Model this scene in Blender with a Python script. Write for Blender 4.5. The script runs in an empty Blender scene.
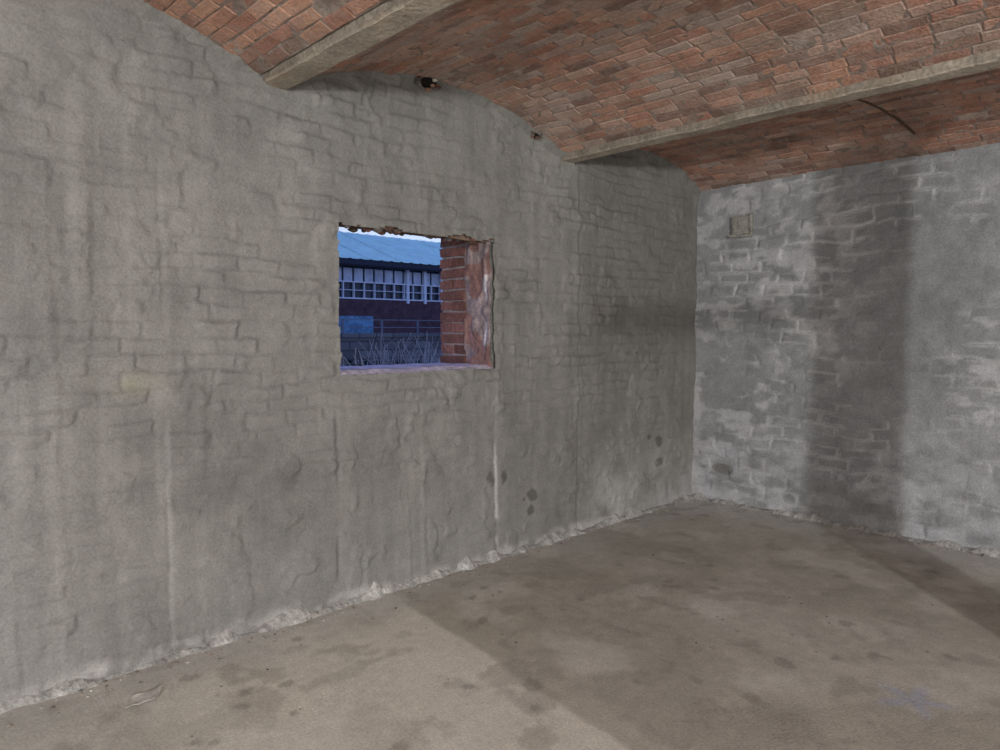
import bpy, math, random
import numpy as np
from mathutils import Vector, Matrix
random.seed(7); rng=np.random.RandomState(11)
S=bpy.context.scene
try: S.view_settings.view_transform='Standard'
except Exception: pass

# ------------------------------------------------------------ numpy noise
TAB=rng.rand(256,256)
def vn(x,y,s=0):
    x=np.asarray(x,float)+s*17.31; y=np.asarray(y,float)+s*9.73
    xi=np.floor(x).astype(int); yi=np.floor(y).astype(int)
    fx=x-xi; fy=y-yi; fx=fx*fx*(3-2*fx); fy=fy*fy*(3-2*fy)
    a=TAB[xi%256,yi%256]; b=TAB[(xi+1)%256,yi%256]; c=TAB[xi%256,(yi+1)%256]; d=TAB[(xi+1)%256,(yi+1)%256]
    return (a*(1-fx)+b*fx)*(1-fy)+(c*(1-fx)+d*fx)*fy
def fbm(x,y,s=0,o=4):
    r=0;a=.5;t=0
    for i in range(o):
        r=r+a*vn(x*2**i,y*2**i,s+i*3); t+=a; a*=.5
    return r/t
def ss(a,b,x):
    t=np.clip((x-a)/(b-a),0,1); return t*t*(3-2*t)
def mix(a,b,m):
    m=np.asarray(m)[...,None]; return a*(1-m)+np.asarray(b)*m

# ------------------------------------------------------------ materials
def mat(name,col=(.5,.5,.5),rough=.9,attr=None,n1=(6,.25),n2=(60,.2),bump=(80,.3,.004),spec=.25,metal=0,tint=None):
    m=bpy.data.materials.new(name); m.use_nodes=True
    nt=m.node_tree; N=nt.nodes; L=nt.links; b=N['Principled BSDF']
    b.inputs['Roughness'].default_value=rough; b.inputs['Metallic'].default_value=metal
    b.inputs['Specular IOR Level'].default_value=spec
    tc=N.new('ShaderNodeTexCoord')
    if attr:
        c=N.new('ShaderNodeAttribute'); c.attribute_name=attr; out=c.outputs['Color']
    else:
        c=N.new('ShaderNodeRGB'); c.outputs[0].default_value=(*col,1); out=c.outputs[0]
    for sc,am in (n1,n2):
        if am<=0: continue
        n=N.new('ShaderNodeTexNoise'); n.inputs['Scale'].default_value=sc; n.inputs['Detail'].default_value=6; n.inputs['Roughness'].default_value=.65
        L.new(tc.outputs['Object'],n.inputs['Vector'])
        mr=N.new('ShaderNodeMapRange'); mr.inputs[1].default_value=.3; mr.inputs[2].default_value=.7
        mr.inputs[3].default_value=1-am; mr.inputs[4].default_value=1+am
        L.new(n.outputs['Fac'],mr.inputs[0])
        vm=N.new('ShaderNodeVectorMath'); vm.operation='SCALE'
        L.new(out,vm.inputs[0]); L.new(mr.outputs[0],vm.inputs['Scale']); out=vm.outputs[0]
    for tn in (tint or []):
        tcol,sc,lo,hi,am=tn
        n=N.new('ShaderNodeTexNoise'); n.inputs['Scale'].default_value=sc; n.inputs['Detail'].default_value=8; n.inputs['Roughness'].default_value=.7
        L.new(tc.outputs['Object'],n.inputs['Vector'])
        mr=N.new('ShaderNodeMapRange'); mr.inputs[1].default_value=lo; mr.inputs[2].default_value=hi; mr.inputs[3].default_value=0; mr.inputs[4].default_value=am
        L.new(n.outputs['Fac'],mr.inputs[0])
        mx=N.new('ShaderNodeMix'); mx.data_type='RGBA'
        L.new(mr.outputs[0],mx.inputs[0]); L.new(out,mx.inputs[6]); mx.inputs[7].default_value=(*tcol,1); out=mx.outputs[2]
    L.new(out,b.inputs['Base Color'])
    if bump:
        n=N.new('ShaderNodeTexNoise'); n.inputs['Scale'].default_value=bump[0]; n.inputs['Detail'].default_value=5; n.inputs['Roughness'].default_value=.6
        L.new(tc.outputs['Object'],n.inputs['Vector'])
        bp=N.new('ShaderNodeBump'); bp.inputs['Strength'].default_value=bump[1]; bp.inputs['Distance'].default_value=bump[2]*5
        L.new(n.outputs['Fac'],bp.inputs['Height']); L.new(bp.outputs[0],b.inputs['Normal'])
    return m

def newobj(name,verts,faces,m,col=None,smooth=False,parent=None):
    me=bpy.data.meshes.new(name)
    verts=np.asarray(verts,float); 
    me.from_pydata(verts.tolist(),[],faces if isinstance(faces,list) else faces.tolist())
    if col is not None:
        a=me.color_attributes.new('tone','FLOAT_COLOR','POINT')
        c=np.ones((len(verts),4)); c[:,:3]=col
        a.data.foreach_set('color',c.ravel())
    if smooth: me.polygons.foreach_set('use_smooth',[True]*len(me.polygons))
    me.update(); me.materials.append(m)
    o=bpy.data.objects.new(name,me); S.collection.objects.link(o)
    if parent: o.parent=parent
    return o
def gridfaces(nu,nv,keep=None,flip=False):
    i=np.arange(nu-1)[:,None]; j=np.arange(nv-1)[None,:]
    a=i*nv+j; f=np.stack([a,a+nv,a+nv+1,a+1],-1)
    if flip: f=f[...,::-1]
    f=f.reshape(-1,4)
    if keep is not None: f=f[keep.reshape(-1)]
    return f
class MB:
    def __init__(s): s.v=[];s.f=[];s.c=[]
    def box(s,x0,x1,y0,y1,z0,z1,c=(1,1,1),j=0):
        b=len(s.v)
        for x in (x0,x1):
            for y in (y0,y1):
                for z in (z0,z1):
                    s.v.append((x+random.uniform(-j,j),y+random.uniform(-j,j),z+random.uniform(-j,j))); s.c.append(c)
        for q in ((0,1,3,2),(4,6,7,5),(0,4,5,1),(2,3,7,6),(0,2,6,4),(1,5,7,3)): s.f.append(tuple(b+k for k in q))
    def lump(s,x,y,z,r,c=(1,1,1),fl=.6):
        b=len(s.v); n=6
        s.v.append((x,y,z+r*fl)); s.c.append(c)
        for k,(h,w) in enumerate(((.55,.75),(0,1),(-.5,.7))):
            for i in range(n):
                a=2*math.pi*i/n+k*.5; q=r*w*random.uniform(.7,1.25)
                s.v.append((x+q*math.cos(a),y+q*math.sin(a),z+h*r*fl*random.uniform(.7,1.2))); s.c.append(c)
        s.v.append((x,y,z-r*fl)); s.c.append(c)
        for i in range(n):
            k=(i+1)%n
            s.f.append((b,b+1+i,b+1+k)); 
            for l in (0,1):
                s.f.append((b+1+l*n+i,b+1+(l+1)*n+i,b+1+(l+1)*n+k,b+1+l*n+k))
            s.f.append((b+1+3*n,b+1+2*n+k,b+1+2*n+i))
    def obj(s,name,m,smooth=False,parent=None): return newobj(name,s.v,s.f,m,s.c,smooth,parent)

WY=3.54; WX=5.95; X0=-3.; Y0=-6.5
WIN=(2.11,3.32,1.34,2.19)

# ------------------------------------------------------------ brick relief function
def bricks(u,z,hc,L,seed,warp=.02,jw=.016):
    wu=u+(fbm(u*2.2,z*2.2,seed,3)-.5)*warp*2; wz=z+(fbm(u*1.3,z*1.9,seed+5,3)-.5)*warp*2+(fbm(u*9,z*9,seed+8,3)-.5)*.034
    wu=wu+(fbm(u*10,z*10,seed+9,3)-.5)*.05
    row=np.floor(wz/hc); fz=wz/hc-row
    off=TAB[(row.astype(int)*7)%256,3]*.35+.5*(row%2)
    uu=wu/L+off; colm=np.floor(uu); fu=uu-colm
    d=np.minimum(np.minimum(fu,1-fu)*L,np.minimum(fz,1-fz)*hc)
    r1=TAB[colm.astype(int)%256,row.astype(int)%256]; r2=TAB[(colm.astype(int)*3+11)%256,(row.astype(int)*5+7)%256]
    return ss(0,jw,d),r1,r2,fz,d

# ------------------------------------------------------------ wall A (window wall)
xs=np.concatenate([np.linspace(X0,.3,24)[:-1],np.arange(.3,WX+.012,.0105)])
zs=np.arange(0,3.37,.0105)
U,Z=np.meshgrid(xs,zs,indexing='ij')
J,r1,r2,fz,d=bricks(U,Z,.078,.225,1,.035,.014)
M=ss(.36,.56,fbm(U*1.1,Z*1.4,20,3)); M=.3+.7*M
M=M*(.6+.4*ss(.9,1.4,Z))*(1-.5*ss(1.35,1.0,U)*ss(1.5,1.7,Z))
M=M*(.35+.65*ss(.35,.55,fbm(U*5,Z*7,22,3)))
ex=ss(.12,.4,r2)
H=M*ex*(J*.014+ (r1-.5)*.014*J + J*(fz-.5)*.011)
H+= (fbm(U*1.6,Z*1.6,30,3)-.5)*.034 + (fbm(U*4.5,Z*6,31,3)-.5)*.014 + (fbm(U*11,Z*14,34,4)-.5)*.013
lmp=fbm(U*7,Z*7,37,4); H+=.012*ss(.62,.74,lmp)
# trowelled vertical ridges upper left
R=ss(1.35,1.0,U)*ss(1.45,1.7,Z)*ss(2.55,2.35,Z)
H+=R*.013*ss(.45,.8,vn(U*14,Z*.6,40))
drip=ss(.62,.85,vn(U*16,Z*.9,41))*ss(.35,.6,fbm(U*1.2,Z*.8,42,3)); H+=.006*drip*ss(2.2,1.2,Z)
def vline(c,w,amp,za,zb,s):
    return np.exp(-((U-c+(fbm(Z*2,U*0+s,s,4)-.5)*.04)/w)**2)*ss(za-.05,za+.1,Z)*ss(zb+.05,zb-.1,Z)*amp
H-=vline(1.165,.011,.008,0,2.6,3)*ss(.25,.6,vn(Z*3,U*0,7))+vline(2.09,.010,.014,.1,1.2,4)*ss(.3,.5,vn(Z*5,U*0,9))+vline(3.33,.012,.006,.1,1.3,5)+vline(4.22,.012,.005,0,2.8,6)
H+=ss(4.21,4.23,U)*(-.007)
H+=ss(.13,.0,Z)*.03*fbm(U*6,Z*10,50,3)
V=np.stack([U,WY-H,Z],-1).reshape(-1,3)
base=np.ones(U.shape+(3,))*np.array([.240,.235,.220])
t=fbm(U*1.1,Z*1.1,60,5); base*= (0.82+.36*t)[...,None]
base*= (.80+.40*fbm(U*6,Z*6,62,5))[...,None]
base*= (1-.16*(1-J)*M*ex)[...,None]
base*= (.94+.12*ss(.3,.7,fbm(U*14,Z*.9,63,3)))[...,None]
base*= (1+.10*drip)[...,None]
base=mix(base,(.295,.294,.288),.4*ss(.9,.3,U)*ss(2.2,1.2,Z))
base=mix(base,(.38,.355,.28),.65*np.exp(-((U-.97)/.14)**2-((Z-1.35)/.05)**2)*ss(.35,.6,fbm(U*12,Z*20,66,3)))
lo=ss(.75,.1,Z)*fbm(U*3,Z*3,70,4)
base=mix(base,(.32,.318,.308),.6*lo)
base=mix(base,(.160,.158,.152),.30*ss(4.2,4.24,U)*ss(.9,1.6,Z))            # darker plaster tone high up, right of the vertical joint
base=mix(base,(.46,.46,.46),.7*ss(4.22,4.5,U)*ss(.8,.1,Z)*ss(.25,.75,fbm(U*5,Z*5,75,5)))
base=mix(base,(.60,.59,.58),np.clip(vline(3.33,.016,.8,.05,.8,5)*ss(.3,.5,vn(Z*7,U*3,8))+vline(1.165,.012,.2,0,1.2,3),0,1))
base=mix(base,(.50,.49,.48),.75*ss(.10,.02,Z+.08*(fbm(U*5,Z*5,77,3)-.5))*ss(.3,.6,fbm(U*10,Z*10,78,3)))
base=mix(base,(.11,.105,.10),np.clip(.5*vline(2.09,.009,1,.1,1.2,4)*ss(.3,.5,vn(Z*5,U*0,9))+.3*vline(4.22,.009,1,0,2.8,6),0,1))
def spot(x,z,rx,rz,c,a,s):
    global base
    q=((U-x)/rx)**2+((Z-z)/rz)**2+(fbm(U*22,Z*22,s,3)-.5)*3
    base=mix(base,c,a*ss(1.4,.5,q))
for (x,z,rx,rz) in ((3.29,.56,.035,.05),(3.41,.56,.03,.045),(3.70,.385,.05,.045),(3.70,.29,.045,.04),(5.34,.617,.05,.05),(5.36,.43,.06,.05),(5.2,.66,.03,.03),(3.62,.36,.02,.02)):
    spot(x,z,rx,rz,(.08,.075,.07),.65,int(x*10))
spot(1.78,.807,.06,.08,(.13,.125,.12),.4,44)
cx=(xs[:-1]+xs[1:])/2; cz=(zs[:-1]+zs[1:])/2
CX,CZ=np.meshgrid(cx,cz,indexing='ij')
e=(fbm(CX*9,CZ*9,81,3)-.5)*.035
et=np.clip((fbm(CX*7,CZ*2,83,3)-.35),0,1)*.10
hole=(CX>WIN[0]-e)&(CX<WIN[1]+e*.6)&(CZ>WIN[2]-np.abs(e)*.5)&(CZ<WIN[3]+et*.7)
m_parge=mat('cement_parging',attr='tone',rough=.92,n1=(11,.08),n2=(90,.18),bump=(65,.6,.0019),spec=.2)
wallA=newobj('wall_left',V,gridfaces(len(xs),len(zs),~hole),m_parge,base.reshape(-1,3),True)

m_stone=mat('rough_reveal',attr='tone',rough=.95,n1=(9,.3),n2=(50,.25),bump=(35,.8,.004))
mb=MB(); cg=(.26,.25,.235)
T0=WY+.03; T1=WY+.54
mb.box(X0,WIN[0],T0,T1,0,3.4,cg); mb.box(WIN[1],WX+.3,T0,T1,0,3.4,cg)
mb.box(WIN[0],WIN[1],T0,T1,0,WIN[2],(.42,.40,.42)); 
core=mb.obj('wall_core',m_stone,parent=wallA)
mb=MB(); b=len(mb.v)
n=40
for i in range(n+1):
    x=WIN[0]-.05+(WIN[1]-WIN[0]+.1)*i/n
    for (y,z) in ((T0,3.4),(T0,WIN[3]+.0+.03*vn(x*9,1)),(T0+.12,WIN[3]+.01+.03*vn(x*12,2)),(T0+.2,WIN[3]+.03),(T1,WIN[3]+.075+.02*vn(x*7,5)),(T1,3.4)):
        k=.6+.6*vn(x*5,y*9,4)
        mb.v.append((x,y,z)); mb.c.append((.22*k,.15*k,.11*k))
for i in range(n):
    for k in range(5): a=b+i*6+k; mb.f.append((a,a+6,a+7,a+1))
mb.obj('lintel',m_stone,parent=wallA)
mb=MB(); n=48
for i in range(n+1):
    x=WIN[0]+(WIN[1]-WIN[0])*i/n
    for k in range(9):
        y=WY-.01+(.54)*k/8; mb.v.append((x,y,WIN[2]+.012+.016*fbm(np.array(x*9),np.array(y*9),5,3)+ (-.02 if k==0 else 0))); g=.6+.25*random.random(); mb.c.append((g,g*.9,g))
for i in range(n):
    for k in range(8): a=i*9+k; mb.f.append((a,a+9,a+10,a+1))
mb.obj('window_sill',m_stone,parent=wallA)
mb=MB(); z=WIN[2]+.01; row=0
while z<WIN[3]+.03:
    for (ya,yb) in (((WY+.27,WY+.40),(WY+.41,WY+.535)) if row%2 else ((WY+.265,WY+.535),)):
        k=random.uniform(.5,1.0); p=random.uniform(.025,.038)
        mb.box(WIN[1]-p,WIN[1]+.03,ya,yb,z,z+.062,(.27*k,.125*k,.10*k),.005)
    z+=.078; row+=1
mb.box(WIN[1]-.018,WIN[1]+.03,WY+.27,WY+.53,WIN[2],WIN[3]+.05,(.31,.26,.26))
mb.obj('jamb_bricks',m_stone,parent=wallA)
ys=np.linspace(WY-.004,WY+.27,30); zz=np.linspace(WIN[2],WIN[3]+.06,90)
A,B=np.meshgrid(ys,zz,indexing='ij')
hx=WIN[1]-.008-.03*fbm(A*14,B*11,90,4)-.012*ss(.5,.7,vn(A*20,B*12,3))
cj=np.ones(A.shape+(3,))*np.array([.33,.26,.25])*(.55+.8*fbm(A*14,B*11,91,4))[...,None]
cj=mix(cj,(.75,.73,.72),.9*np.exp(-((A-WY-.05+.03*(vn(B*7,B*0,5)-.5))/.012)**2)*ss(.2,.45,vn(B*14,A*3,8)))
cj=mix(cj,(.25,.11,.085),.7*ss(.5,.6,vn(A*9,B*12,12)))
newobj('jamb_plaster',np.stack([hx,A,B],-1).reshape(-1,3),gridfaces(30,90),m_stone,cj.reshape(-1,3),True,wallA)
mb=MB()
for i in range(110):
    x=random.uniform(WIN[0],WIN[1]); k=random.uniform(.35,.8)
    mb.lump(x,WY+random.uniform(.0,.16),WIN[3]+random.uniform(.005,.05),random.uniform(.012,.04),random.choice([(.30*k,.15*k,.11*k),(.26*k,.22*k,.2*k),(.13,.09,.07)]))
mb.obj('broken_mortar',m_stone,parent=wallA)

# ------------------------------------------------------------ wall B
ya=np.concatenate([np.linspace(Y0,-.2,30)[:-1],np.arange(-.2,WY+.045,.0115)]); zb=np.arange(0,3.37,.0115)
U,Z=np.meshgrid(ya,zb,indexing='ij')
J,r1,r2,fz,d=bricks(U,Z,.105,.27,9,.08,.02)
M=ss(.38,.6,fbm(U*1.3,Z*1.3,120,3)); ex=ss(.2,.3,r2)
colm=np.exp(-((U-2.45)/.5)**2)*ss(.5,1.2,Z)
M=np.clip(M*.8+colm*.8,0,1)
H=M*ex*(J*.013+(r1-.5)*.012*J)+(fbm(U*2,Z*2,130,4)-.5)*.04+(fbm(U*11,Z*11,134,4)-.5)*.013
H+=ss(.13,.0,Z)*.03*fbm(U*6,Z*10,150,3)
V=np.stack([WX-H,U,Z],-1).reshape(-1,3)
base=np.ones(U.shape+(3,))*np.array([.298,.306,.314])
base*=(.80+.40*fbm(U*1.5,Z*1.5,160,5))[...,None]
base*= (.80+.40*fbm(U*8,Z*9,162,5))[...,None]
edge=np.exp(-((d-.010)/.009)**2)*ex*M
base=mix(base,(.66,.66,.67),.62*edge*ss(.42,.62,fbm(U*5,Z*5,165,4)))
base=mix(base,(.54,.54,.56),.7*ss(.54,.66,fbm(U*6,Z*11,167,5))*ss(.42,.6,fbm(U*1.2,Z*1.2,168,3)))
base=mix(base,(.56,.57,.60),.6*ss(1.2,.15,Z)*ss(.35,.7,fbm(U*6,Z*10,170,5)))
base=mix(base,(.60,.60,.62),.55*ss(1.9,2.4,U)*ss(3.0,2.7,U)*ss(.45,.65,fbm(U*6,Z*9,177,5))*ss(.9,1.5,Z))
base=mix(base,(.66,.66,.66),.7*ss(WY-.12,WY,U)*ss(1.6,.5,Z)*fbm(U*9,Z*9,172,3))
q=((U-2.1)/.42)**2+((Z-.12)/.22)**2+(fbm(U*7,Z*7,173,4)-.5)*1.4
base=mix(base,(.21,.205,.195),.4*ss(1.2,.6,q))
q=((U-3.23)/.10)**2+((Z-.32)/.05)**2+(fbm(U*12,Z*12,174,3)-.5)*1.5
base=mix(base,(.18,.17,.16),.7*ss(1.1,.8,q))
m_pargeB=mat('cement_parging_grey',attr='tone',rough=.92,n1=(12,.10),n2=(80,.22),bump=(65,.65,.002),spec=.2)
wallB=newobj('wall_right',V,gridfaces(len(ya),len(zb),flip=True),m_pargeB,base.reshape(-1,3),True)
mb=MB(); mb.box(WX+.04,WX+.3,Y0-.2,WY+.02,0,3.38,(.4,.4,.4)); mb.obj('wall_right_core',m_stone,parent=wallB)

# ------------------------------------------------------------ floor
xf=np.concatenate([np.linspace(X0,.2,20)[:-1],np.arange(.2,WX+.02,.018)]); yf=np.concatenate([np.linspace(Y0,-.2,30)[:-1],np.arange(-.2,WY+.02,.018)])
U,Y=np.meshgrid(xf,yf,indexing='ij')
base=np.ones(U.shape+(3,))*np.array([.47,.44,.385])
base*=(.84+.32*fbm(U*1.4,Y*1.4,200,5))[...,None]
base*=(.84+.32*fbm(U*8,Y*8,202,5))[...,None]
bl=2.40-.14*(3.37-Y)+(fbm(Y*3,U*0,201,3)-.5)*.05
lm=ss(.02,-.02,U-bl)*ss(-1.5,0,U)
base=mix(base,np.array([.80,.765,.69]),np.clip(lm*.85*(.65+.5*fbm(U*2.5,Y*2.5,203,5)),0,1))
base=mix(base,(.52,.515,.495),.7*ss(.55,.1,WY-Y+(fbm(U*2,Y*2,204,3)-.5)*.5))
base=mix(base,(.64,.64,.62),.65*ss(.8,.2,WX-U+(fbm(U*2,Y*2,205,3)-.5)*.4))
base=mix(base,(.52,.51,.475),.65*ss(1.4,.7,U))
base=mix(base,(.60,.58,.54),.45*ss(.9,.2,np.abs(U-3.7)+np.abs(Y-1.2)*.4+(fbm(U*2,Y*2,206,3)-.5)*1.2))
mot=ss(.60,.70,fbm(U*6,Y*6,207,5)); base=mix(base,(.30,.275,.24),.4*mot)
mot=ss(.56,.70,fbm(U*2.2,Y*2.2,208,6)); base=mix(base,(.35,.325,.285),.4*mot)
mot=ss(.54,.70,fbm(U*3.1,Y*3.1,209,6)); base=mix(base,(.72,.70,.65),.4*mot)
def fsp(x,y,r,c,a,s):
    global base
    q=np.hypot(U-x,Y-y)/r+(fbm(U*18,Y*18,s,3)-.5)*2.2; base=mix(base,c,a*ss(1.1,.6,q))
for i in range(75):
    fsp(random.uniform(.8,5.5),random.uniform(.6,3.4),random.uniform(.015,.05),(.25,.23,.20),.5,210+i)
ang=np.arctan2(Y-.894,U-3.34); q=np.hypot(U-3.34,Y-.894)/(.11+.06*np.cos(ang*5))+(fbm(U*10,Y*10,290,3)-.5)*.5
base=mix(base,(.39,.44,.60),.5*ss(1.2,.5,q))
HZ=(fbm(U*1.5,Y*1.5,220,4)-.5)*.012
m_floor=mat('worn_concrete_floor',attr='tone',rough=.8,n1=(16,.10),n2=(85,.2),bump=(70,.4,.0015),spec=.3)
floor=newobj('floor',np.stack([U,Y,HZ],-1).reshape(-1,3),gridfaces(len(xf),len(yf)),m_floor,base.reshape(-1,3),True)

# ------------------------------------------------------------ shell sides behind the camera
mb=MB(); mb.box(X0-.2,WX+.3,Y0-.2,Y0,0,3.4,(.4,.39,.37)); mb.obj('wall_back',m_parge)
mb=MB(); mb.box(X0-.2,X0,Y0,T1,0,3.4,(.4,.39,.37)); mb.obj('wall_far_left',m_parge)

# ------------------------------------------------------------ ceiling
ceil=bpy.data.objects.new('ceiling',None); S.collection.objects.link(ceil)
mb=MB(); mb.box(X0-.2,WX+.3,Y0-.2,T1,3.38,3.6,(.4,.39,.37)); mb.obj('roof_slab',m_parge,parent=ceil)
m_brick=mat('ceiling_brick',attr='tone',rough=.93,n1=(5,.22),n2=(70,.28),bump=(60,.8,.003),
   tint=[((.54,.46,.41),1.3,.47,.75,.65),((.48,.40,.35),16,.5,.72,.6),((.16,.11,.085),2.2,.50,.74,.65)])
m_mort=mat('lime_mortar',attr='tone',rough=.97,n1=(6,.25),n2=(50,.3),bump=(50,.7,.003),tint=[((.22,.15,.12),4,.42,.6,.7)])
PAL=[(.47,.26,.185),(.42,.215,.155),(.47,.315,.25),(.36,.21,.16),(.43,.33,.28),(.50,.285,.20),(.27,.165,.13)]
def vault(name,x0,x1,zs0,rise,pal_w,seed):
    rr=random.Random(seed)
    s=x1-x0; R=(s*s/4+rise*rise)/(2*rise); A=math.asin(s/2/R); cxx=(x0+x1)/2; czz=zs0+rise-R
    def P(a,r,y): return (cxx+r*math.sin(a),y,czz+r*math.cos(a))
    g=MB(); na=60; yy=np.linspace(Y0,WY+.03,240)
    for i in range(na+1):
        a=-A+2*A*i/na
        for y in yy:
            g.v.append(P(a,R-.001+.010*rr.random(),y)); k=rr.uniform(.6,1.05); g.c.append((.40*k,.335*k,.29*k))
    f=gridfaces(na+1,240).tolist(); g.f=f; g.obj(name+'_mortar',m_mort,parent=ceil)
    g=MB(); nrow=int(round(2*A*R/.070)); da=2*A/nrow; L=.20
    for r in range(nrow):
        a0=-A+r*da; y=Y0+(L*.5 if r%2 else 0)+rr.uniform(-.06,.06)
        while y<WY:
            y1=min(y+L*rr.uniform(.88,1.06),WY+.01)
            edge=min(r,nrow-1-r)
            miss=.007+(.05 if edge==0 else 0)
            if rr.random()>miss and y1-y>.03:
                ga=.004/R; c=PAL[rr.choices(range(7),pal_w)[0]]; k=rr.uniform(.86,1.10); c=tuple(q*k for q in c)
                if edge==0 and rr.random()<.3: c=(.24,.16,.125)
                pr=rr.uniform(-.002,.0025)+(rr.uniform(.005,.009) if rr.random()<.025 else 0)
                ya_,yb_=y+.005,y1-.005; aa,ab=a0+ga,a0+da-ga
                b=len(g.v); ch=.004
                ring=[(aa,ya_),(ab,ya_),(ab,yb_),(aa,yb_)]
                jit=[(rr.uniform(-.0045,.0045)/R,rr.uniform(-.005,.005),rr.uniform(-.0015,.0015)) for _ in range(4)]
                sg=[(1,1),(-1,1),(-1,-1),(1,-1)]
                for (q,yv),j in zip(ring,jit): g.v.append(P(q+j[0],R+.05,yv+j[1]))
                for (q,yv),j in zip(ring,jit): g.v.append(P(q+j[0],R-pr+ch,yv+j[1]))
                for (q,yv),j,w in zip(ring,jit,sg): g.v.append(P(q+j[0]+w[0]*ch/R,R-pr+j[2],yv+j[1]+w[1]*ch))
                g.c+= [c]*12
                for l in (0,4):
                    for i in range(4): g.f.append((b+l+i,b+l+(i+1)%4,b+l+4+(i+1)%4,b+l+4+i))
                g.f.append((b+8,b+9,b+10,b+11))
            y=y1
    g.obj(name+'_bricks',m_brick,parent=ceil)
    n=160; vv=[];cc=[]
    for i in range(n+1):
        a=-A+2*A*i/n
        w=.012+.06*float(fbm(np.array(i*.13),np.array(seed*1.),5,3))**1.6; dr=.02+.07*float(fbm(np.array(i*.11),np.array(seed*2.),6,3))**1.5
        for (r,y) in ((R-dr*1.3,WY+.004),(R-dr*.6,WY-w*.45),(R-.004,WY-w),(R+.03,WY-w)):
            vv.append(P(a,r,y)); k=rr.uniform(.8,1.05); cc.append((.225*k,.22*k,.205*k))
    newobj(name+'_fillet',vv,gridfaces(n+1,4),m_parge,np.array(cc),True,ceil)
vault('vault_west',-.53,1.66,2.90,.25,[5,3,1,1,1,5,1],3)
vault('vault_middle',1.81,4.01,2.90,.25,[3,2,4,2,4,2,1],4)
vault('vault_east',4.15,WX+.01,2.885,.22,[2,4,2,4,1,1,3],5)
vault('vault_far',-2.9,-.69,2.90,.25,[3,2,4,2,4,2,1],6)
m_beam=mat('beam_casing',attr='tone',rough=.9,n1=(7,.25),n2=(45,.3),bump=(40,.8,.003),tint=[((.28,.18,.11),4,.5,.7,.6)])
def beam(name,x0,x1,zb_):
    yy=np.linspace(Y0,WY+.02,400); vv=[];cc=[]
    prof=[(x0-.012,zb_+.09),(x0-.004,zb_+.045),(x0,zb_+.012),(x0+.012,zb_),(x1-.012,zb_),(x1,zb_+.012),(x1+.004,zb_+.045),(x1+.012,zb_+.09)]
    for y in yy:
        for k,(x,z) in enumerate(prof):
            j=(float(fbm(np.array(y*6),np.array(k*3.3+x0*9),7,4))-.5)*.028
            vv.append((x+j*(-1 if k<4 else 1),y,z+j*.4))
            t=float(fbm(np.array(y*2.2),np.array(k*2.+x0),9,3)); s=1 if k in(3,4) else .7
            cc.append((.40*s*(.7+.6*t),.35*s*(.7+.6*t),.285*s*(.7+.6*t)))
    newobj(name,vv,gridfaces(400,8),m_beam,np.array(cc),False,ceil)
beam('beam_1',1.68,1.83,2.865); beam('beam_2',4.01,4.15,2.86); beam('beam_3',-.70,-.53,2.865)
m_slot=mat('slot_dark',(.10,.06,.045),.8,n1=(20,.4),n2=(80,.3),bump=(60,.6,.002))
def tube(name,pts,r,m,parent=None,n=8):
    cu=bpy.data.curves.new(name,'CURVE'); cu.dimensions='3D'; cu.bevel_depth=r; cu.bevel_resolution=2; cu.use_fill_caps=True
    sp=cu.splines.new('POLY'); sp.points.add(len(pts)-1)
    for p,q in zip(sp.points,pts): p.co=(*q,1)
    cu.materials.append(m); o=bpy.data.objects.new(name,cu); S.collection.objects.link(o); o.parent=parent; return o
tube('dark_slot_bar',[(4.92,1.78,3.104),(5.2,1.75,3.103),(5.45,1.70,3.06),(5.68,1.66,2.998)],.009,m_slot,ceil)  # dark bar standing in for a dark slot in the vault bricks
def pocket(x,z,s,bits=True):
    g=MB()
    for i in range(16):
        a=i/16*2*math.pi; k=random.uniform(.5,1)
        g.lump(x+s*1.25*math.cos(a),WY-.02+random.uniform(-.02,.01),z+s*.7*math.sin(a),s*random.uniform(.25,.42),random.choice([(.28*k,.26*k,.23*k),(.34*k,.18*k,.13*k)]))
    g.lump(x,WY-.012,z,s*.9,(.02,.018,.015),.7)
    if bits:
        g.lump(x+s*.45,WY-.06,z+.01,s*.28,(.65,.63,.58)); g.lump(x-s*.25,WY-.07,z+.03,s*.22,(.6,.56,.5)); g.lump(x+s*.1,WY-.07,z-s*.45,s*.25,(.45,.25,.18))
    return g.obj('broken_pocket',m_stone,parent=ceil)
pocket(2.74,3.12,.065); pocket(3.72,2.985,.035,False)

# ------------------------------------------------------------ switch box on wall B
m_plate=mat('weathered_plate',(.32,.31,.28),.7,n1=(20,.3),n2=(80,.25),bump=(60,.4,.002))
mb=MB(); y,z,x=3.09,2.53,WX-.018
mb.box(x-.03,x+.02,y-.085,y+.085,z-.085,z+.085,(1,1,1),.004); mb.box(x-.042,x-.03,y-.065,y+.065,z-.065,z+.065)
mb.box(x-.052,x-.042,y-.02,y+.02,z-.03,z+.03,(.3,.3,.3))
mb.box(x-.04,x+.01,y-.11,y-.085,z-.10,z+.10,(.7,.7,.7),.006); mb.box(x-.04,x+.01,y-.10,y+.10,z-.11,z-.085,(.7,.7,.7),.006)
bx=mb.obj('electrical_junction_box',m_plate)
bv=bx.modifiers.new('b','BEVEL'); bv.width=.006; bv.segments=2

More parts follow.
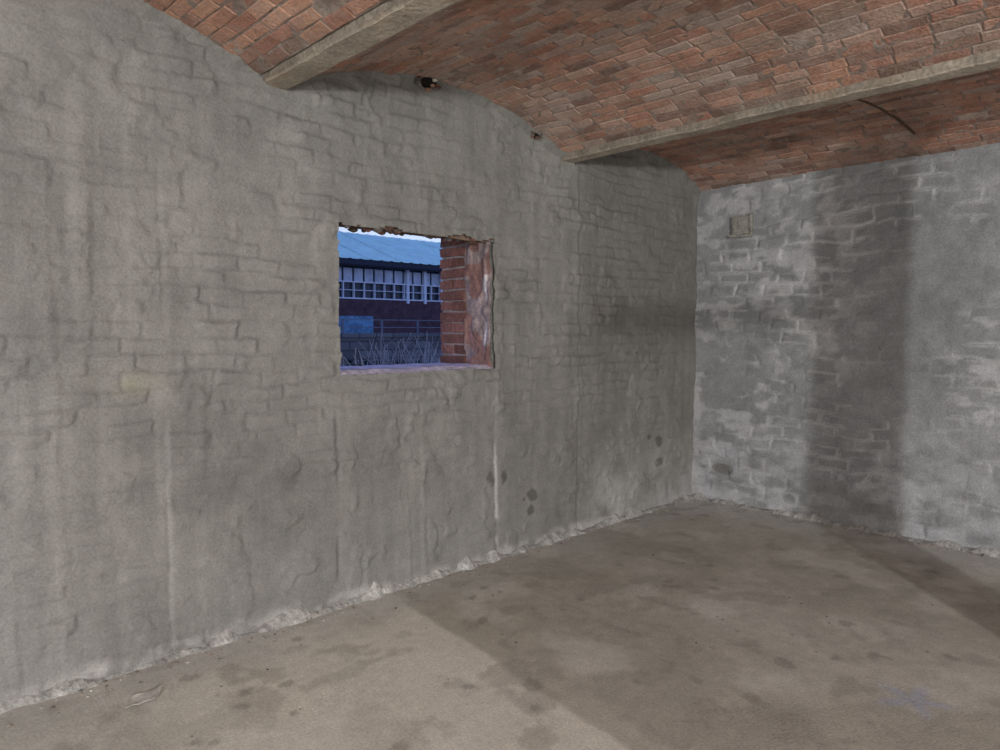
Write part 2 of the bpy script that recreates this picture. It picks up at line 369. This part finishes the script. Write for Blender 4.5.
# ------------------------------------------------------------ mortar fillet + rubble at wall base
m_rub=mat('mortar_rubble',attr='tone',rough=.97,n1=(12,.3),n2=(60,.3),bump=(40,.8,.004))
def fillet(name,p0,p1,nrm,sc):
    n=int((Vector(p1)-Vector(p0)).length/.015); vv=[];cc=[]
    for i in range(n+1):
        p=Vector(p0).lerp(Vector(p1),i/n); a=fbm(np.array(i*.11),np.array(sc*3.),11,5); b_=fbm(np.array(i*.2),np.array(sc*7.),12,4)
        h=.012+.13*float(a)**2.2; w=.008+.08*float(b_)**2
        for (u,hh) in ((-.02,h*1.1),(.020+.010*float(b_),h*.85),(.030+w*.5,h*.35),(.030+w,-.012)):
            q=p+Vector(nrm)*u; r=random.uniform(-.004,.004); vv.append((q.x+r*.5,q.y+r,hh+r)); k=random.uniform(.7,1.1)*(.6+.7*float(a)); cc.append((.50*k,.49*k,.47*k))
    newobj(name,vv,gridfaces(n+1,4),m_rub,np.array(cc),True)
fillet('baseboard_left',(-1,WY,0),(WX,WY,0),(0,-1,0),1); fillet('baseboard_right',(WX,-1,0),(WX,WY,0),(-1,0,0),2)
mb=MB()
for i in range(520):
    k=random.uniform(.5,1.1); c=random.choice([(.62*k,.60*k,.57*k),(.45*k,.42*k,.37*k),(.45*k,.38*k,.33*k)])
    if random.random()<.6: x=random.uniform(.3,WX-.05); y=WY-.04-abs(random.gauss(0,.06))
    else: y=random.uniform(.3,WY); x=WX-.04-abs(random.gauss(0,.06))
    r=random.uniform(.003,.010); mb.lump(x,y,r*.4,r,c)
for i in range(90):
    k=random.uniform(.3,1); r=random.uniform(.003,.008); mb.lump(random.uniform(.8,5.6),random.uniform(.8,3.3),r*.4,r,(.4*k,.37*k,.3*k))
mb.obj('floor_rubble',m_rub)
m_paper=mat('paper_scrap_mat',(.60,.58,.55),.9,n1=(20,.3),n2=(60,.2),bump=None)
vv=[];k=6
for i in range(k):
    for j in range(k):
        u=i/(k-1)-.5; v=j/(k-1)-.5
        vv.append((.93+u*.12+v*.05+random.uniform(-.006,.006),3.2+v*.08+random.uniform(-.006,.006),.009+.008*abs(u*v)*4+.003*random.random()))
o=newobj('paper_scrap',vv,gridfaces(k,k),m_paper); sd=o.modifiers.new('s','SOLIDIFY'); sd.thickness=.002

# ------------------------------------------------------------ pier, plus unseen rail added to cast the horizontal shadow band
m_wood=mat('shadow_rail_wood',(.25,.2,.15),.85)
mb=MB(); mb.box(2.47,2.67,-1.41,-1.21,0,2.95,(1,1,1),.003); pier=mb.obj('brick_pier',m_parge)
rail=MB(); rail.box(1.2,2.475,-1.33,-1.29,1.93,2.01); rail.obj('shadow_rail',m_wood,parent=pier)

# ------------------------------------------------------------ outside
m_ground=mat('outside_ground',(.10,.10,.09),.95,n1=(.8,.4),n2=(8,.4),bump=(5,.6,.02))
mb=MB(); b=0
mb.v=[(-60,T1,-.35),(90,T1,-.35),(90,120,-.1),(-60,120,-.1)]; mb.c=[(1,1,1)]*4; mb.f=[(0,1,2,3)]; mb.obj('ground_outside',m_ground)
m_dark=mat('dark_brickwork',(.10,.055,.06),.9,n1=(3,.4),n2=(20,.4),bump=None)
m_white=mat('white_frame',(.72,.74,.76),.6,n1=(3,.1),n2=(20,.1),bump=None)
m_pan=mat('pale_panel',(.50,.54,.60),.6,n1=(2,.25),n2=(9,.1),bump=None)
m_glass=mat('dark_glazing',(.03,.04,.06),.25,n1=(2,.4),n2=(9,.3),bump=None,spec=.3)
m_roof=mat('translucent_roof_sheet',(.62,.82,.60),.6,n1=(1.2,.12),n2=(6,.1),bump=None)
m_fas=mat('dark_fascia',(.03,.035,.05),.7,bump=None)
st=bpy.data.objects.new('station_building',None); S.collection.objects.link(st)
FY=24.
g=MB(); g.box(4,40,FY,FY+8,-.3,2.85); g.obj('lower_wall',m_dark,parent=st)
g=MB(); g.box(4,40,FY+.15,FY+.25,2.85,4.1); g.obj('glazing',m_glass,parent=st)
g=MB(); x=4.
while x<40: g.box(x+.05,x+.43,FY+.06,FY+.13,3.52,4.02); x+=.48
g.obj('upper_panels',m_pan,parent=st)
g=MB(); x=4.; i=0
while x<40:
    g.box(x-.015,x+.015,FY-.0,FY+.12,2.85,3.5)
    x+=.48; i+=1
for z in (2.82,3.46): g.box(4,40,FY-.02,FY+.1,z,z+.05)
g.box(4,40,FY-.02,FY+.1,3.15,3.175)
for xx in (17.6,18.5,19.4): g.box(xx-.06,xx+.06,FY-.06,FY+.1,2.7,4.1)
g.obj('window_frames',m_white,parent=st)
g=MB(); g.box(3,41,FY-.5,FY-.4,4.12,4.32); g.box(3,41,FY-.45,FY+.3,4.08,4.14); g.obj('fascia',m_fas,parent=st)
vv=[];ff=[]
xr=np.arange(3,41,.12)
for i,x in enumerate(xr):
    h=.03 if i%4==0 else 0
    vv+= [(x,FY-.55,4.32+h),(x,FY+4.2,6.02+h),(x,FY+9,4.32+h)]
for i in range(len(xr)-1):
    for k in (0,1): a=i*3+k; ff.append((a,a+3,a+4,a+1))
newobj('roof_sheeting',vv,ff,m_roof,parent=st)
g=MB()
for x in np.arange(3.4,41,1.5):
    b=len(g.v)
    for (y,z) in ((FY-.56,4.34),(FY+4.2,6.05)):
        for dx in (-.03,.03): g.v.append((x+dx,y,z+.03)); g.c.append((1,1,1))
    g.f.append((b,b+1,b+3,b+2))
g.obj('roof_ribs',m_white,parent=st)
m_bw=bpy.data.materials.new('boundary_stonework'); m_bw.use_nodes=True
nt=m_bw.node_tree; bs=nt.nodes['Principled BSDF']; bt=nt.nodes.new('ShaderNodeTexBrick'); tc=nt.nodes.new('ShaderNodeTexCoord'); mp=nt.nodes.new('ShaderNodeMapping')
mp.inputs['Rotation'].default_value=(math.pi/2,0,0); nt.links.new(tc.outputs['Object'],mp.inputs[0]); nt.links.new(mp.outputs[0],bt.inputs['Vector'])
bt.inputs['Color1'].default_value=(.20,.19,.17,1); bt.inputs['Color2'].default_value=(.12,.11,.10,1); bt.inputs['Mortar'].default_value=(.08,.075,.07,1)
bt.inputs['Scale'].default_value=1.; bt.inputs['Brick Width'].default_value=.5; bt.inputs['Row Height'].default_value=.22; bt.inputs['Mortar Size'].default_value=.02
nt.links.new(bt.outputs['Color'],bs.inputs['Base Color']); bs.inputs['Roughness'].default_value=.95
g=MB(); g.box(0,40,15,15.4,-.35,1.42); g.box(0,40,14.95,15.45,1.42,1.52); g.obj('boundary_wall',m_bw)
g=MB()
for z in (1.66,1.86): g.box(0,40,15.9,15.94,z,z+.02)
for x in np.arange(0,40,1.2): g.box(x,x+.04,15.9,15.95,-.3,1.88)
g.obj('platform_railing',mat('galvanised_rail',(.18,.19,.22),.5,bump=None))
g=MB(); g.box(9.2,11.0,16.6,16.66,1.5,1.98); g.box(9.3,9.36,16.66,16.7,-.3,1.6); g.box(10.85,10.91,16.66,16.7,-.3,1.6)
g.obj('blue_sign_board',mat('blue_board',(.13,.26,.36),.6,n1=(6,.6),n2=(20,.4),bump=None))
m_twig=mat('dry_twigs',(.50,.42,.36),.9,bump=None); m_leaf=mat('dark_foliage',(.035,.045,.035),.9,n1=(5,.5),bump=None)
def shrub(cx,cy,n,hmax,spread,seed,m,r=.004):
    rr=random.Random(seed); cu=bpy.data.curves.new('dry_shrub','CURVE'); cu.dimensions='3D'; cu.bevel_depth=r; cu.bevel_resolution=0
    for i in range(n):
        x=cx+rr.gauss(0,spread); y=cy+rr.gauss(0,.5); z=-.35; h=hmax*rr.uniform(.55,1); dx=rr.gauss(0,.35); dy=rr.gauss(0,.2); pts=[]
        for k in range(7):
            t=k/6; pts.append((x+dx*t*t+rr.gauss(0,.02),y+dy*t,z+(h+.35)*t))
        sp=cu.splines.new('POLY'); sp.points.add(6)
        for p,q in zip(sp.points,pts): p.co=(*q,1)
        for b_ in range(4):
            k=rr.randint(2,5); q=pts[k]; sp=cu.splines.new('POLY'); sp.points.add(2); a=rr.uniform(-1,1); l=rr.uniform(.15,.4)
            for p,w in zip(sp.points,(0,.5,1)): p.co=(q[0]+a*l*w,q[1]+rr.uniform(-.1,.1)*w,q[2]+l*w*.8,1); p.radius=.6
    cu.materials.append(m); o=bpy.data.objects.new('dry_shrub',cu); S.collection.objects.link(o)
shrub(5.4,7.2,50,1.62,.35,1,m_twig,.0035); shrub(6.4,8.6,60,1.6,.5,2,m_twig,.004); shrub(8.2,11,45,1.40,.9,3,m_twig,.004)
g=MB()
for i in range(900):
    x=random.gauss(8,1.9); y=random.gauss(12,.8); z=random.uniform(-.3,1.0)*(1-.08*abs(x-8)); k=random.uniform(.4,1.2)
    g.lump(x,y,z,random.uniform(.04,.12),(k,k,k),.5)
g.obj('hedge',m_leaf)

# ------------------------------------------------------------ world + lights
W=bpy.data.worlds.new('dusk'); S.world=W; W.use_nodes=True; nt=W.node_tree; bg=nt.nodes['Background']
tc=nt.nodes.new('ShaderNodeTexCoord'); sx=nt.nodes.new('ShaderNodeSeparateXYZ'); cr=nt.nodes.new('ShaderNodeValToRGB')
nt.links.new(tc.outputs['Generated'],sx.inputs[0]); nt.links.new(sx.outputs['Z'],cr.inputs[0]); nt.links.new(cr.outputs[0],bg.inputs[0])
cr.color_ramp.elements[0].position=0.; cr.color_ramp.elements[0].color=(.35,.45,1,1)
cr.color_ramp.elements[1].position=.35; cr.color_ramp.elements[1].color=(.15,.28,.86,1)
e_=cr.color_ramp.elements.new(.12); e_.color=(.62,.75,1,1)
bg.inputs[1].default_value=1.05
def area(name,loc,tgt,sx_,sy_,p,col):
    l=bpy.data.lights.new(name,'AREA'); l.shape='RECTANGLE'; l.size=sx_; l.size_y=sy_; l.energy=p; l.color=col
    o=bpy.data.objects.new(name,l); S.collection.objects.link(o); o.location=loc
    o.rotation_euler=(Vector(tgt)-Vector(loc)).to_track_quat('-Z','Y').to_euler(); return o
area('rear_fill_light',(-1.0,-5.0,1.5),(2.6,2.5,1.5),4.5,2.3,90,(.985,.99,1))  # added soft fill behind the camera, no opening modelled there
area('side_fill_light',(-2.85,.3,1.6),(3,1.6,.9),3.2,2.6,130,(.985,.99,1))  # added side fill, grazes the left wall to bring out its relief
area('flood_lamp',(-1.5,-5.4,2.2),(4.7,1.6,1.3),.09,.24,350,(1,.995,.975))

cam=bpy.data.cameras.new('camera'); co=bpy.data.objects.new('camera',cam); S.collection.objects.link(co); S.camera=co
cam.lens=25.34; cam.sensor_width=36; co.location=(0,0,1.6); co.rotation_euler=(math.radians(90-3.66),0,math.radians(-43.7)); cam.clip_start=.05; cam.clip_end=300
